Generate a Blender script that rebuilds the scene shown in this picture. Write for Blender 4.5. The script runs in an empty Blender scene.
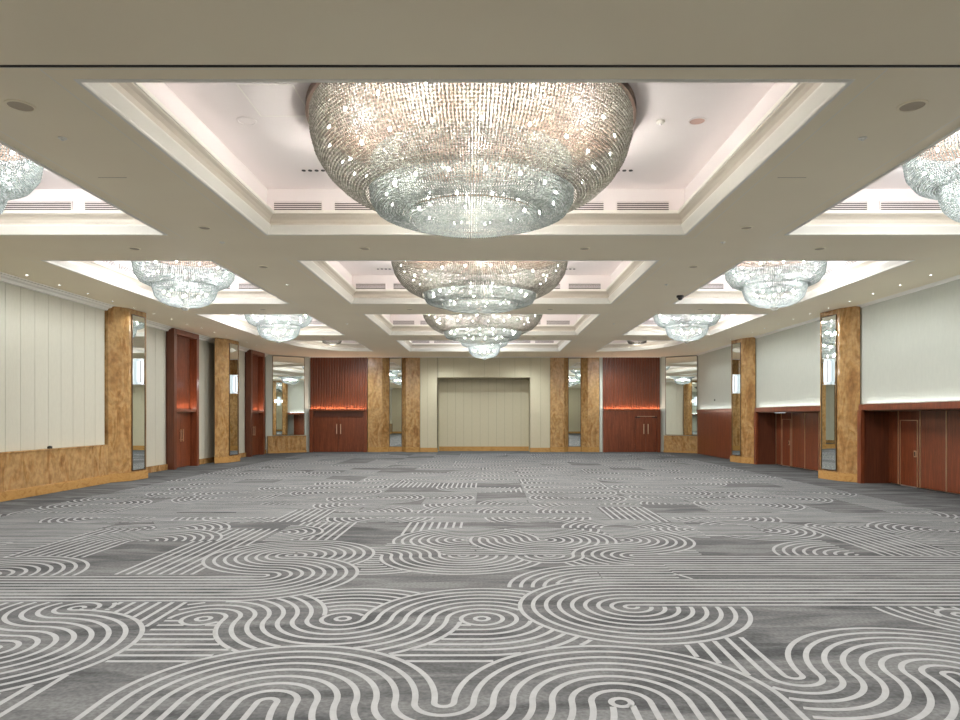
import bpy, math, random
import numpy as np
R = math.radians
SC = bpy.context.scene
COL = SC.collection
CAMX, EYE, CH, RH = 0.25, 2.0, 5.36, 6.20          # camera x, eye height, beam soffit, coffer ceiling

# ---------------------------------------------------------------- camera
cd = bpy.data.cameras.new('camera'); cam = bpy.data.objects.new('camera', cd); COL.objects.link(cam)
cam.location = (CAMX, 0, EYE); cam.rotation_euler = (R(90), 0, 0)
cd.sensor_width = 36; cd.lens = 680 / 960 * 36
cd.shift_x = (480 - 489.5) / 960; cd.shift_y = (416.5 - 360) / 960
cd.clip_start = 0.05; cd.clip_end = 200
SC.camera = cam
# ---------------------------------------------------------------- world, exposure
w = bpy.data.worlds.new('world'); SC.world = w; w.use_nodes = True
w.node_tree.nodes['Background'].inputs[0].default_value = (0.5, 0.5, 0.5, 1)
w.node_tree.nodes['Background'].inputs[1].default_value = 0.2
VS = SC.view_settings
VS.view_transform = 'Standard'; VS.look = 'None'; VS.gamma = 1; VS.use_curve_mapping = False
VS.exposure = 1.49
SC.cycles.max_bounces = 8; SC.cycles.diffuse_bounces = 5; SC.cycles.glossy_bounces = 5
SC.cycles.transmission_bounces = 4; SC.cycles.caustics_reflective = False; SC.cycles.caustics_refractive = False
SC.cycles.sample_clamp_indirect = 4; SC.cycles.transparent_max_bounces = 16
# light strengths
P_COVE, P_CHAND, P_CHSMALL, P_DOWN, P_WASH, P_LEDGE, P_SCONCE = .31, 330.0, 165.0, 325.0, 15.0, .7, 3.2
WARM = (1.0, 0.96, 0.90); PINK = (1.0, 0.90, 0.86); COOL = (0.90, 0.97, 1.0)

def area(loc, size, sizey, rot, power, color):
    l = bpy.data.lights.new('area_light', 'AREA'); l.shape = 'RECTANGLE'; l.size = size; l.size_y = sizey
    l.energy = power; l.color = color
    o = bpy.data.objects.new('area_light', l); o.location = loc; o.rotation_euler = rot; COL.objects.link(o); return o
def point(loc, power, color, r=0.03):
    l = bpy.data.lights.new('point_light', 'POINT'); l.energy = power; l.color = color; l.shadow_soft_size = r
    o = bpy.data.objects.new('point_light', l); o.location = loc; COL.objects.link(o); return o
def spot(loc, power, color, ang=120, r=0.06, rot=(0, 0, 0)):
    l = bpy.data.lights.new('spot_light', 'SPOT'); l.energy = power; l.color = color; l.shadow_soft_size = r
    l.spot_size = R(ang); l.spot_blend = 0.9
    o = bpy.data.objects.new('spot_light', l); o.location = loc; o.rotation_euler = rot; COL.objects.link(o); return o

# coffer layout
MX, SX0, SX1 = 3.85, 5.75, 9.35
ROWS = [(-0.9, 4.8), (6.82, 12.54), (14.65, 20.21), (22.32, 28.0), (30.0, 35.0)]
def coffers():
    out = []
    for i, (a, b) in enumerate(ROWS):
        out.append(('M', i, [(-MX, a), (MX, a), (MX, b), (-MX, b)]))
        for s in (-1, 1):
            if i < 4: p = [(SX0, a), (SX1, a), (SX1, b), (SX0, b)]
            else: p = [(SX0, a), (9.1, a), (9.0, 31.9), (8.75, 32.9), (8.2, 33.9), (7.4, 34.6), (6.6, 34.92), (SX0, b)]
            if s < 0: p = [(-x, y) for x, y in reversed(p)]
            out.append(('L' if s < 0 else 'R', i, p))
    return out
COFFERS = coffers()
# coving light: strips lying in the channel on top of each coffer moulding, shining up
for kind, i, p in COFFERS:
    for k in range(len(p)):
        (x0, y0), (x1, y1) = p[k], p[(k + 1) % len(p)]
        L = math.hypot(x1 - x0, y1 - y0)
        if L < 1.0 or (kind != 'M' and i == 0 and L < 4): continue
        ux, uy = (x1 - x0) / L, (y1 - y0) / L; nx, ny = -uy, ux
        o = area(((x0 + x1) / 2 + nx * .055, (y0 + y1) / 2 + ny * .055, CH + .352), L - .35, .05, (0, 0, 0), P_COVE * L * (.9 if kind == 'M' else .7), PINK)
        o.rotation_euler = (R(180), 0, math.atan2(uy, ux))
# recessed beam downlights, fittings built below; last row added to brighten the back
DOWN = []
for yb in (5.8, 13.6, 21.3, 29.0, 36.6):
    for xb in (-6.85, -2.25, 2.15, 6.85): DOWN.append((xb, yb))
for x, y in DOWN: spot((x, y, CH - .03), P_DOWN * (.6 if y > 36 else .8 if y > 28 else .8 if y < 14 else 1), COOL if y > 36 else WARM, 150, .06)
# wall washers in the ceiling along both side walls
WASH = [(s * 10.73, 13.7 + k * 1.22) for s in (-1, 1) for k in range(18)]
for x, y in WASH: spot((x, y, CH - .03), P_WASH, COOL, 130, .03, (0, R(14 if x < 0 else -14) * -1, 0))

# ---------------------------------------------------------------- materials
def mat(name, col, rough=.6, metal=0, spec=.5, emit=None, es=0):
    m = bpy.data.materials.new(name); m.use_nodes = True
    b = m.node_tree.nodes['Principled BSDF']
    b.inputs['Base Color'].default_value = (*col, 1); b.inputs['Roughness'].default_value = rough
    b.inputs['Metallic'].default_value = metal; b.inputs['Specular IOR Level'].default_value = spec
    if emit: b.inputs['Emission Color'].default_value = (*emit, 1); b.inputs['Emission Strength'].default_value = es
    return m
def textured(name, cols, rough=.5, scale=(1, 1, 1), nscale=4, detail=6, dist=0.0, bump=0, spec=.5, wave=None, fine=None):
    m = mat(name, cols[0][1], rough, spec=spec); nt = m.node_tree; N = nt.nodes; L = nt.links; b = N['Principled BSDF']
    tc = N.new('ShaderNodeTexCoord'); mp = N.new('ShaderNodeMapping'); mp.inputs['Scale'].default_value = scale
    L.new(tc.outputs['Object'], mp.inputs['Vector'])
    n = N.new('ShaderNodeTexNoise'); n.inputs['Scale'].default_value = nscale; n.inputs['Detail'].default_value = detail
    n.inputs['Distortion'].default_value = dist; n.inputs['Roughness'].default_value = .6
    L.new(mp.outputs[0], n.inputs['Vector'])
    cr = N.new('ShaderNodeValToRGB'); e = cr.color_ramp.elements
    while len(e) < len(cols): e.new(.5)
    for k, (p, c) in enumerate(cols): e[k].position = p; e[k].color = (*c, 1)
    L.new(n.outputs['Fac'], cr.inputs['Fac']); out = cr.outputs['Color']
    if fine:
        n2 = N.new('ShaderNodeTexNoise'); n2.inputs['Scale'].default_value = fine[0]; n2.inputs['Detail'].default_value = 3
        mx = N.new('ShaderNodeMixRGB'); mx.blend_type = 'MULTIPLY'; mx.inputs['Fac'].default_value = fine[1]
        c2 = N.new('ShaderNodeValToRGB'); c2.color_ramp.elements[0].position = .35; c2.color_ramp.elements[1].position = .65
        L.new((mp.outputs[0] if len(fine) > 2 else tc.outputs['Object']), n2.inputs['Vector']); L.new(n2.outputs['Fac'], c2.inputs['Fac'])
        L.new(out, mx.inputs[1]); L.new(c2.outputs['Color'], mx.inputs[2]); out = mx.outputs[0]
    L.new(out, b.inputs['Base Color'])
    if bump:
        bp = N.new('ShaderNodeBump'); bp.inputs['Strength'].default_value = bump; bp.inputs['Distance'].default_value = .01
        L.new(n.outputs['Fac'], bp.inputs['Height']); L.new(bp.outputs[0], b.inputs['Normal'])
    return m
M = {}
M['beam'] = textured('taupe_ceiling_paint', [(.3, (.85, .765, .585)), (.7, (.88, .80, .615))], .75, nscale=.5, detail=2)
M['cream'] = mat('cream_moulding_paint', (.80, .78, .71), .5)
M['cove'] = mat('taupe_cove_tone', (.56, .51, .43), .5)  # darker tone for the hollow part of the coffer moulding
M['white'] = mat('white_coffer_paint', (.74, .69, .675), .7)
M['fabric'] = textured('beige_fabric_panel', [(.3, (.53, .515, .43)), (.7, (.565, .55, .46))], .85, (6, 6, 1), 6, 4, spec=.2)
M['fabric_back'] = textured('sand_fabric_panel', [(.3, (.48, .435, .305)), (.7, (.515, .465, .335))], .85, (6, 6, 1), 6, 4, spec=.2)
M['seam'] = mat('panel_seam', (.26, .235, .18), .9)
M['pale'] = textured('pale_wallcovering', [(.3, (.50, .52, .46)), (.7, (.53, .55, .485))], .8, (3, 3, 1), 5, 3, spec=.2)
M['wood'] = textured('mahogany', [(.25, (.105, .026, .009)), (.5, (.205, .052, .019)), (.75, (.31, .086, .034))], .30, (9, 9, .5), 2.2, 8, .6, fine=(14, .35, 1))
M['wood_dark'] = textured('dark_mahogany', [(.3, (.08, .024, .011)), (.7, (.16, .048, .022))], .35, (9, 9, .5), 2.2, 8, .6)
M['marble'] = textured('honey_marble', [(.28, (.22, .10, .028)), (.42, (.38, .205, .072)), (.55, (.50, .305, .125)), (.68, (.32, .165, .048))], .2, (1.6, 1.6, .55), 1.7, 9, 1.2, fine=(7, .3))
M['marble_dark'] = textured('honey_marble_plinth', [(.3, (.31, .16, .045)), (.5, (.46, .26, .085)), (.7, (.38, .205, .06))], .25, (1, 1, 2), 3.2, 8, 1.2)
M['mirror'] = mat('mirror_glass', (.86, .90, .87), .01, 1)
M['bronze'] = mat('bronze_trim', (.16, .11, .07), .35, 1)
M['brass'] = mat('pale_brass', (.80, .62, .42), .35, .85)
M['steel'] = mat('satin_steel', (.62, .60, .57), .35, .9)
M['black'] = mat('black', (.012, .012, .012), .5)
M['dark'] = mat('dark_slot', (.015, .012, .01), .8)
M['lamp'] = mat('lamp_glass', (.35, .38, .40), .3, emit=(.84, .94, 1), es=.30)
M['bulb'] = mat('bulb_glass', (1, 1, 1), .3, emit=(1, .97, .90), es=45.0)
M['led'] = mat('led', (1, 1, 1), .3, emit=(1, .98, .94), es=9.0)
M['copper'] = mat('bronze_ceiling_plate', (.095, .060, .042), .5, 0)
M['grille'] = mat('speaker_grille', (.46, .39, .29), .7)
M['grille_pink'] = mat('rose_speaker_grille', (.50, .33, .28), .7)
def crystal(name, c0, c1, c2, tf):
    m = bpy.data.materials.new(name); m.use_nodes = True; nt = m.node_tree; N = nt.nodes; L = nt.links; N.clear()
    out = N.new('ShaderNodeOutputMaterial'); d = N.new('ShaderNodeBsdfDiffuse'); t = N.new('ShaderNodeBsdfTranslucent')
    g = N.new('ShaderNodeBsdfGlossy'); g.inputs['Roughness'].default_value = .12
    geo = N.new('ShaderNodeNewGeometry'); cr = N.new('ShaderNodeValToRGB'); e = cr.color_ramp.elements
    e[0].color = (*c0, 1); e[1].color = (*c2, 1); e.new(.5).color = (*c1, 1)
    L.new(geo.outputs['Random Per Island'], cr.inputs['Fac'])
    for n in (d, t, g): L.new(cr.outputs['Color'], n.inputs['Color'])
    m1 = N.new('ShaderNodeMixShader'); m1.inputs[0].default_value = .6
    m2 = N.new('ShaderNodeMixShader'); m2.inputs[0].default_value = .28
    L.new(d.outputs[0], m1.inputs[1]); L.new(t.outputs[0], m1.inputs[2]); L.new(m1.outputs[0], m2.inputs[1]); L.new(g.outputs[0], m2.inputs[2])
    tr = N.new('ShaderNodeBsdfTransparent'); m3 = N.new('ShaderNodeMixShader'); m3.inputs[0].default_value = tf
    L.new(m2.outputs[0], m3.inputs[1]); L.new(tr.outputs[0], m3.inputs[2]); L.new(m3.outputs[0], out.inputs[0]); return m
M['crystal'] = crystal('champagne_crystal', (.20, .19, .165), (.25, .24, .21), (.36, .35, .31), .14)
M['crystal_cool'] = crystal('clear_crystal', (.19, .215, .205), (.25, .275, .262), (.36, .385, .37), .22)
def carpet_base():
    m = textured('grey_carpet', [(.34, (.056, .059, .062)), (.48, (.098, .101, .104)), (.62, (.155, .159, .162))], .95, (.5, 2.0, 1), 1.3, 9, .8, spec=.1, fine=(30, .30))
    return m
M['carpet'] = carpet_base()
M['carpet_line'] = textured('pale_carpet_pile', [(.3, (.245, .253, .258)), (.7, (.295, .303, .308))], .95, (1, 1, 1), 9, 6, spec=.1)

# ---------------------------------------------------------------- mesh helpers
class MB:
    def __init__(s): s.v = []; s.f = []; s.m = []
    def add(s, v, f, mi=0):
        o = len(s.v); s.v += [tuple(p) for p in v]; s.f += [tuple(i + o for i in q) for q in f]; s.m += [mi] * len(f); return s
    def box(s, x0, x1, y0, y1, z0, z1, mi=0):
        if x0 > x1: x0, x1 = x1, x0
        if y0 > y1: y0, y1 = y1, y0
        return s.add([(x0, y0, z0), (x1, y0, z0), (x1, y1, z0), (x0, y1, z0), (x0, y0, z1), (x1, y0, z1), (x1, y1, z1), (x0, y1, z1)],
              [(3, 2, 1, 0), (4, 5, 6, 7), (0, 1, 5, 4), (1, 2, 6, 5), (2, 3, 7, 6), (3, 0, 4, 7)], mi)
    def quad(s, a, b, c, d, mi=0): return s.add([a, b, c, d], [(0, 1, 2, 3)], mi)
    def prism(s, poly, z0, z1, mi=0):
        if sum(poly[i][0] * poly[(i + 1) % len(poly)][1] - poly[(i + 1) % len(poly)][0] * poly[i][1] for i in range(len(poly))) < 0: poly = poly[::-1]
        n = len(poly); v = [(x, y, z0) for x, y in poly] + [(x, y, z1) for x, y in poly]
        f = [tuple(range(n - 1, -1, -1)), tuple(range(n, 2 * n))] + [(i, (i + 1) % n, n + (i + 1) % n, n + i) for i in range(n)]
        return s.add(v, f, mi)
    def frame(s, fr, u0, u1, t0, t1, z0, z1, mi=0):
        """box in a local frame fr=(origin xy, along-unit xy, out-unit xy)"""
        (ox, oy), (ax, ay), (nx, ny) = fr
        return s.prism([(ox + ax * u + nx * t, oy + ay * u + ny * t) for u, t in ((u0, t0), (u1, t0), (u1, t1), (u0, t1))], z0, z1, mi)
    def lathe(s, prof, cx=0, cy=0, n=32, mi=0):
        v = []; f = []
        for r, z in prof:
            for k in range(n): a = 2 * math.pi * k / n; v.append((cx + r * math.cos(a), cy + r * math.sin(a), z))
        for j in range(len(prof) - 1):
            for k in range(n): k2 = (k + 1) % n; f.append((j * n + k, j * n + k2, (j + 1) * n + k2, (j + 1) * n + k))
        return s.add(v, f, mi)
    def build(s, name, mats, parent=None, smooth=False, bevel=0, loc=None):
        me = bpy.data.meshes.new(name); v = s.v
        if loc: v = [(a - loc[0], b - loc[1], c - loc[2]) for a, b, c in v]
        me.from_pydata(v, [], s.f); me.update()
        if not isinstance(mats, (list, tuple)): mats = [mats]
        for mm in mats: me.materials.append(mm)
        me.polygons.foreach_set('material_index', s.m)
        if smooth: me.polygons.foreach_set('use_smooth', [True] * len(s.f))
        o = bpy.data.objects.new(name, me); COL.objects.link(o)
        if loc: o.location = loc
        if parent: o.parent = parent
        if bevel:
            b = o.modifiers.new('bevel', 'BEVEL'); b.width = bevel; b.segments = 2; b.limit_method = 'ANGLE'
        return o
def struct(o): o['kind'] = 'structure'; return o
def tag(o, label, cat, group=None):
    o['label'] = label; o['category'] = cat
    if group: o['group'] = group
    return o
def empty(name, loc, label=None, cat=None, group=None, rz=0):
    o = bpy.data.objects.new(name, None); COL.objects.link(o); o.location = loc; o.rotation_euler = (0, 0, rz); o.empty_display_size = .2
    if label: tag(o, label, cat, group)
    return o
def copy_tree(o, parent=None):
    c = o.copy(); COL.objects.link(c)
    if parent: c.parent = parent
    for ch in list(o.children): copy_tree(ch, c)
    return c

# ---------------------------------------------------------------- floor with the carpet pattern
S, LW, KN = .1375, .046, 9
shapes = []
def ring(cx, cy, a0=0, a1=360, k0=0, k1=8): shapes.append(('r', cx, cy, R(a0), R(a1), k0, k1))
def band(x0, x1, y0, y1, d='x'): shapes.append(('b', x0, x1, y0, y1, d))
def plain(x0, x1, y0, y1): shapes.append(('p', x0, x1, y0, y1, ''))
rnd = random.Random(11)
CS = 9 * S
# woven field away from the camera: cells of the same grid
for j in range(10, 30):
    for i in range(-9, 9):
        x0, y0 = i * CS - .07, j * CS + .6
        if y0 < 12.7 and abs(x0 + CS / 2) < 7.0: continue
        if y0 > 36.2 or x0 < -10.6 or x0 > 9.4: continue
        q = rnd.random()
        if q < .50: band(x0, x0 + CS, y0, y0 + CS, 'x')
        elif q < .66: band(x0, x0 + CS, y0, y0 + CS * rnd.choice((1, 2)), 'y')
        elif q < .70: plain(x0, x0 + CS, y0, y0 + CS * .6)
for j in range(10, 30):
    for i in range(-9, 9):
        x0, y0 = i * CS - .07, j * CS + .6
        if y0 < 13.6 and abs(x0) < 8.2: continue
        if y0 > 35.5 or abs(x0) > 9.3: continue
        q = rnd.random()
        if q < .42:
            a = rnd.choice(((0, 360), (0, 180), (180, 360), (90, 270), (-90, 90), (90, 270)))
            ring(x0, y0, *a)
            if rnd.random() < .5: ring(x0, y0 + CS, *rnd.choice(((90, 270), (-90, 90))))
for x0, x1, y0, y1 in ((-9, -6.6, 7.5, 12.9), (6.3, 9, 9, 12.9)): band(x0, x1, y0, y1, 'x')
# fields between 10.9 and 12.9 m
band(-9.5, 9.3, 12.85, 14.1, 'x')
Y1, Y2, Y3 = 8.54, 8.54 + 9 * S, 8.54 + 18 * S
XC = [-2.6 + 9 * S * k for k in range(-4, 8)]             # shared column of ring centres
for x_ in (-7.4, -4.9, -1.9, 1.2, 4.9): ring(x_, 13.45, 180, 360, 0, 7)
band(-3.9, -3.0, 12.9, 14.6, 'y'); band(2.6, 3.7, 12.9, 15.0, 'y')
plain(-7, 6.5, 11.9, 12.85); band(-2.4, 4.6, 9.8, 12.15, 'x')
band(-9, -6.7, 9.8, 12.8, 'x')
plain(-2.9, -1.35, 9.8, 12.85)
band(-6.65, -5.5, 9.0, 12.1, 'y'); ring(-6.1, 12.1, 0, 180, 0, 3); band(-5.4, -4.6, 10.9, 12.8, 'y')
ring(-5.55, 11.9, -60, 120); band(-4.55, -3.45, 8.6, 12.1, 'y'); ring(-5.3, 10.9, 0, 180)
band(-3.3, -2.2, 11.0, 12.85, 'y'); ring(-3.4, 11.7, -90, 90, 0, 5)
plain(-6.4, -4.6, 8.55, 9.6)
ring(-6.15, Y1, 0, 180); ring(-7.3, 9.6, 90, 270)
plain(3.3, 5.2, 9.78, 11.3); ring(5.0, 12.0, 0, 360, 0, 7); band(3.6, 5.0, 11.4, 12.6, 'x'); ring(3.9, 12.0, 90, 270, 0, 5)
ring(8.2, 11.9, 0, 360); band(5.9, 7.1, 9.4, 12.3, 'y'); ring(6.5, 12.3, 0, 180, 0, 3)
band(5.6, 9.6, Y1, Y2, 'x'); ring(5.6, Y2, 90, 270); ring(5.6, Y2, 270, 360)
band(-1.3, -.2, 9.8, 12.85, 'y'); ring(1.15, 12.1, 180, 360, 2, 8); ring(2.6, 12.2, 0, 180, 2, 7)
ring(XC[8], Y3, -90, 100); ring(XC[7], Y3, 0, 180); ring(XC[7], Y3, 180, 360); ring(XC[6], Y3, 80, 280); ring(XC[6], Y3, 0, 80, 2, 8)
band(XC[8], 9.6, Y1, Y2, 'x')
plain(-1.5, 1.0, 8.0, 8.6)
ring(XC[5], Y2, 180, 360); ring(XC[6], Y2, 180, 360); ring(XC[8], Y2, 180, 270); ring(XC[7], Y2, 180, 360, 0, 3)
ring(XC[8], Y2, 90, 180, 0, 6); ring(XC[5], Y2, 0, 90, 0, 6); ring(XC[5], Y2, 90, 180, 0, 4); ring(XC[4], Y2)
plain(-1.45, .6, 7.35, Y1); plain(-3.0, -2.6, Y1, 8.6)
ring(-1.2, 6.72, 0, 180)
ring(1.65, 7.95, 0, 180); band(1.65, 2.6, 7.95, 7.95 + 9 * S, 'x')
plain(2.3, 4.6, 5.6, 7.14)
ring(5.45, 7.14, 180, 360); ring(5.0, 6.85, 0, 360, 0, 1)
band(1.74, 9.5, 7.14, 7.14 + 9 * S, 'x'); ring(1.74, 7.14, 90, 360)
band(-2.93, -1.3, 5.48, 6.72, 'x'); band(-1.2, .175, 6.72 - 9 * S, 6.72, 'x')
ring(-2.575, 6.72, 0, 180, 1, 8); ring(-2.575, 6.72, 0, 360, 0, 1)
ring(-1.2, 6.72, 180, 360, 0, 8); ring(-1.2, 6.72, 0, 360, 0, 1)
ring(.175, 6.72, 0, 180, 1, 8); ring(.175, 6.72, -90, 0, 1, 8); ring(.175, 6.72, 0, 360, 0, 1)
plain(-.35, .9, 4.8, 5.48)
band(-2.95 - 9 * S, -2.95, 3.6, 7.32, 'y'); band(-9, -4.05, 3.6, 7.3, 'x')
ring(-4.05, 7.09, 90, 270); ring(-4.05, 7.09, 0, 90, 0, 2); ring(-4.05, 7.09 - 9 * S, -90, 90); band(-9, -4.05, 7.09 - 18 * S, 7.09 - 9 * S, 'x')
band(-9.5, -2.6, Y1 - 9 * S, Y1, 'x'); ring(-2.6, Y1, -90, 90); ring(-2.6, Y2, 90, 270)
ring(3.83, 5.25, 0, 180); ring(2.5925, 5.25, 180, 360)
band(3.9, 9, 3.6, 5.15, 'x'); ring(5.0675, 5.25, 180, 360); ring(6.305, 5.25, 0, 180)
band(2.5925 - 9 * S, 2.5925, 5.25, 6.15, 'y'); plain(1.2, 1.88, 5.3, 6.15)
ring(1.74, 7.14, 90, 360)
ring(-1.305, 4.75, 0, 180); band(1.17, 1.17 + 9 * S, 2.2, 4.75, 'y'); ring(1.17, 4.75, 0, 180)
band(-1.305 - 9 * S, -1.305, 2.2, 4.75, 'y'); ring(-.0675, 4.75, 180, 360)
ring(1.17, 4.75, 180, 360, 0, 0)
plain(-2.92, -2.56, 2.2, 5.4)
def carpet_geometry():
    V = []; F = []; nv = 0; hw = LW / 2
    def inside(sh, x, y):
        if sh[0] == 'r':
            _, cx, cy, a0, a1, k0, k1 = sh; dx, dy = x - cx, y - cy; r = np.hypot(dx, dy)
            m = (r <= (k1 + .5) * S + hw) & (r >= (0 if k0 == 0 else (k0 + .5) * S - hw))
            if a1 - a0 < 6.2: m &= np.mod(np.arctan2(dy, dx) - a0, 2 * math.pi) <= (a1 - a0)
            return m
        _, x0, x1, y0, y1, d = sh; return (x >= x0) & (x <= x1) & (y >= y0) & (y <= y1)
    def bb(sh):
        if sh[0] == 'r': rr = (sh[6] + 1) * S; return sh[1] - rr, sh[1] + rr, sh[2] - rr, sh[2] + rr
        return sh[1:5]
    boxes = [bb(s) for s in shapes]
    for si, sh in enumerate(shapes):
        if sh[0] == 'p': continue
        b = boxes[si]
        over = [t for t in range(si + 1, len(shapes)) if boxes[t][0] < b[1] + .1 and boxes[t][1] > b[0] - .1 and boxes[t][2] < b[3] + .1 and boxes[t][3] > b[2] - .1]
        lines = []
        if sh[0] == 'r':
            _, cx, cy, a0, a1, k0, k1 = sh
            for k in range(k0, k1 + 1):
                r = (k + .5) * S; n = max(10, int(r * (a1 - a0) / (.035 if cy < 9 else .07))); a = np.linspace(a0, a1, n + 1)
                lines.append((cx + r * np.cos(a), cy + r * np.sin(a), np.cos(a), np.sin(a)))
        else:
            _, x0, x1, y0, y1, d = sh
            L, wd = (x1 - x0, y1 - y0) if d == 'x' else (y1 - y0, x1 - x0)
            cnt = max(1, int(round(wd / S))); off = S / 2 if abs(cnt * S - wd) < .03 else LW / 2
            if off != S / 2: cnt = int((wd - LW) / S) + 1
            n = max(4, int(L / (.05 if y0 < 9 else .09))); t = np.linspace(0, L, n + 1)
            for k in range(cnt):
                c = off + k * S; o = np.ones_like(t); z = np.zeros_like(t)
                lines.append((x0 + t, y0 + c * o, z, o) if d == 'x' else (x0 + c * o, y0 + t, o, z))
        for x, y, nx, ny in lines:
            mx, my = (x[1:] + x[:-1]) / 2, (y[1:] + y[:-1]) / 2
            keep = (np.abs(mx) < 9.7) & (my < 36.6)
            for t in over: keep &= ~inside(shapes[t], mx, my)
            idx = np.nonzero(keep)[0]
            if not len(idx): continue
            # join straight runs
            runs = [[idx[0], idx[0]]]
            for q in idx[1:]:
                if q == runs[-1][1] + 1 and (sh[0] == 'b'): runs[-1][1] = q
                else: runs.append([q, q])
            for a, c in runs:
                c += 1
                V += [(x[a] - nx[a] * hw, y[a] - ny[a] * hw, .003), (x[c] - nx[c] * hw, y[c] - ny[c] * hw, .003),
                      (x[c] + nx[c] * hw, y[c] + ny[c] * hw, .003), (x[a] + nx[a] * hw, y[a] + ny[a] * hw, .003)]
                F.append((nv, nv + 1, nv + 2, nv + 3)); nv += 4
    return V, F
fb = MB(); fb.quad((-12.4, -3.6, 0), (12.4, -3.6, 0), (12.4, 40, 0), (-12.4, 40, 0), 0)
cv, cf = carpet_geometry()
# make every strip face up
def up(f):
    a, b, c = (cv[f[0]], cv[f[1]], cv[f[2]]); z = (b[0] - a[0]) * (c[1] - b[1]) - (b[1] - a[1]) * (c[0] - b[0])
    return f if z > 0 else f[::-1]
fb.add([(float(a), float(b), c) for a, b, c in cv], [up(tuple(int(i) for i in f)) for f in cf], 1)
fl = struct(fb.build('floor', [M['carpet'], M['carpet_line']]))
print('carpet quads', len(cf))

# ---------------------------------------------------------------- ceiling
def offset_poly(p, d):
    n = len(p); out = []
    for i in range(n):
        a, b, c = p[i - 1], p[i], p[(i + 1) % n]
        l1 = math.hypot(b[0] - a[0], b[1] - a[1]); l2 = math.hypot(c[0] - b[0], c[1] - b[1])
        n1 = (-(b[1] - a[1]) / l1, (b[0] - a[0]) / l1); n2 = (-(c[1] - b[1]) / l2, (c[0] - b[0]) / l2)
        k = 1 + n1[0] * n2[0] + n1[1] * n2[1]
        out.append((b[0] + (n1[0] + n2[0]) * d / k, b[1] + (n1[1] + n2[1]) * d / k))
    return out
cb = MB()
ycuts = [-3.6]
for a, b in ROWS: ycuts += [a, b]
ycuts.append(40)
for k in range(0, len(ycuts) - 1):
    y0, y1 = ycuts[k], ycuts[k + 1]
    if k % 2 == 0: cb.quad((-12.4, y1, CH), (12.4, y1, CH), (12.4, y0, CH), (-12.4, y0, CH))
    else:
        for x0, x1 in ((-12.4, -SX1), (-SX0, -MX), (MX, SX0), (SX1, 12.4)): cb.quad((x0, y1, CH), (x1, y1, CH), (x1, y0, CH), (x0, y0, CH))
a, b = ROWS[4]
for s in (-1, 1):
    pts = [(9.1, a), (9.0, 31.9), (8.75, 32.9), (8.2, 33.9), (7.4, 34.6), (6.6, 34.92), (SX0, b)]
    for p, q in zip(pts[:-1], pts[1:]):
        t = [(s * SX1, b, CH), (s * q[0], q[1], CH), (s * p[0], p[1], CH)]
        cb.add(t, [(0, 1, 2)])
    cb.add([(s * SX1, b, CH), (s * 9.1, a, CH), (s * SX1, a, CH)], [(0, 1, 2)])
cb.quad((-12.6, -3.8, 6.4), (12.6, -3.8, 6.4), (12.6, 40.3, 6.4), (-12.6, 40.3, 6.4))
struct(cb.build('ceiling', M['beam']))
PROF = [(-.05, 0), (-.04, -.010), (.0, -.012), (.015, 0), (.02, .02), (.095, .13), (.10, .15), (.075, .155), (.06, .19), (.072, .25), (.11, .295), (.15, .32), (.155, .335), (.175, .34), (.175, .395), (.145, .395), (.14, .335), (-.004, .335)]
for n, (kind, i, p) in enumerate(COFFERS):
    tb = MB()
    rings = [[(x, y, CH + h) for x, y in offset_poly(p, d)] for d, h in PROF]
    N_ = len(p)
    for q in range(len(rings) - 1):
        v = rings[q] + rings[q + 1]; tb.add(v, [(e, N_ + e, N_ + (e + 1) % N_, (e + 1) % N_) for e in range(N_)], 2 if 7 <= q <= 11 else 0)
    # faint joint-line bead on the soffit around the opening
    o1, o2 = offset_poly(p, -.24), offset_poly(p, -.252)
    tb.add([(x, y, CH - .004) for x, y in o1 + o2], [(e, N_ + e, N_ + (e + 1) % N_, (e + 1) % N_) for e in range(N_)], 0)
    # upper wall and ceiling of the recess
    w0 = [(x, y, CH + .335) for x, y in p]; w1 = [(x, y, RH) for x, y in p]
    tb.add(w0 + w1, [(e, N_ + e, N_ + (e + 1) % N_, (e + 1) % N_) for e in range(N_)], 1)
    tb.add(w1, [tuple(reversed(range(N_)))], 1)
    struct(tb.build('trim_%d' % (n + 1), [M['cream'], M['white'], M['cove']]))
# crown along the side walls and across the back
def crown(name, pts, out, k=1.0):
    pr = [(d * k, h * k) for d, h in [(0, -.16), (.05, -.15), (.08, -.09), (.15, -.06), (.17, -.03), (.24, -.02), (.24, 0)]]
    c = MB(); rows = []
    for d, h in pr: rows.append([(x + nx * d, y + ny * d, CH + h) for (x, y), (nx, ny) in zip(pts, out)])
    for q in range(len(rows) - 1):
        n = len(pts); c.add(rows[q] + rows[q + 1], [(e, e + 1, n + e + 1, n + e) for e in range(n - 1)])
    return struct(c.build(name, M['cream']))
crown('trim_20', [(-11.87, 22.3), (-11.87, 36.7)], [(1, 0), (1, 0)])
crown('trim_21', [(11.49, -3.5), (11.49, 36.7)], [(-1, 0), (-1, 0)], .45)
crown('trim_22', [(-9.9, 38.27), (9.9, 38.27)], [(0, -1), (0, -1)], .3)
crown('trim_23', [(-11.34, -3.5), (-11.34, 20.6)], [(1, 0), (1, 0)])

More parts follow.
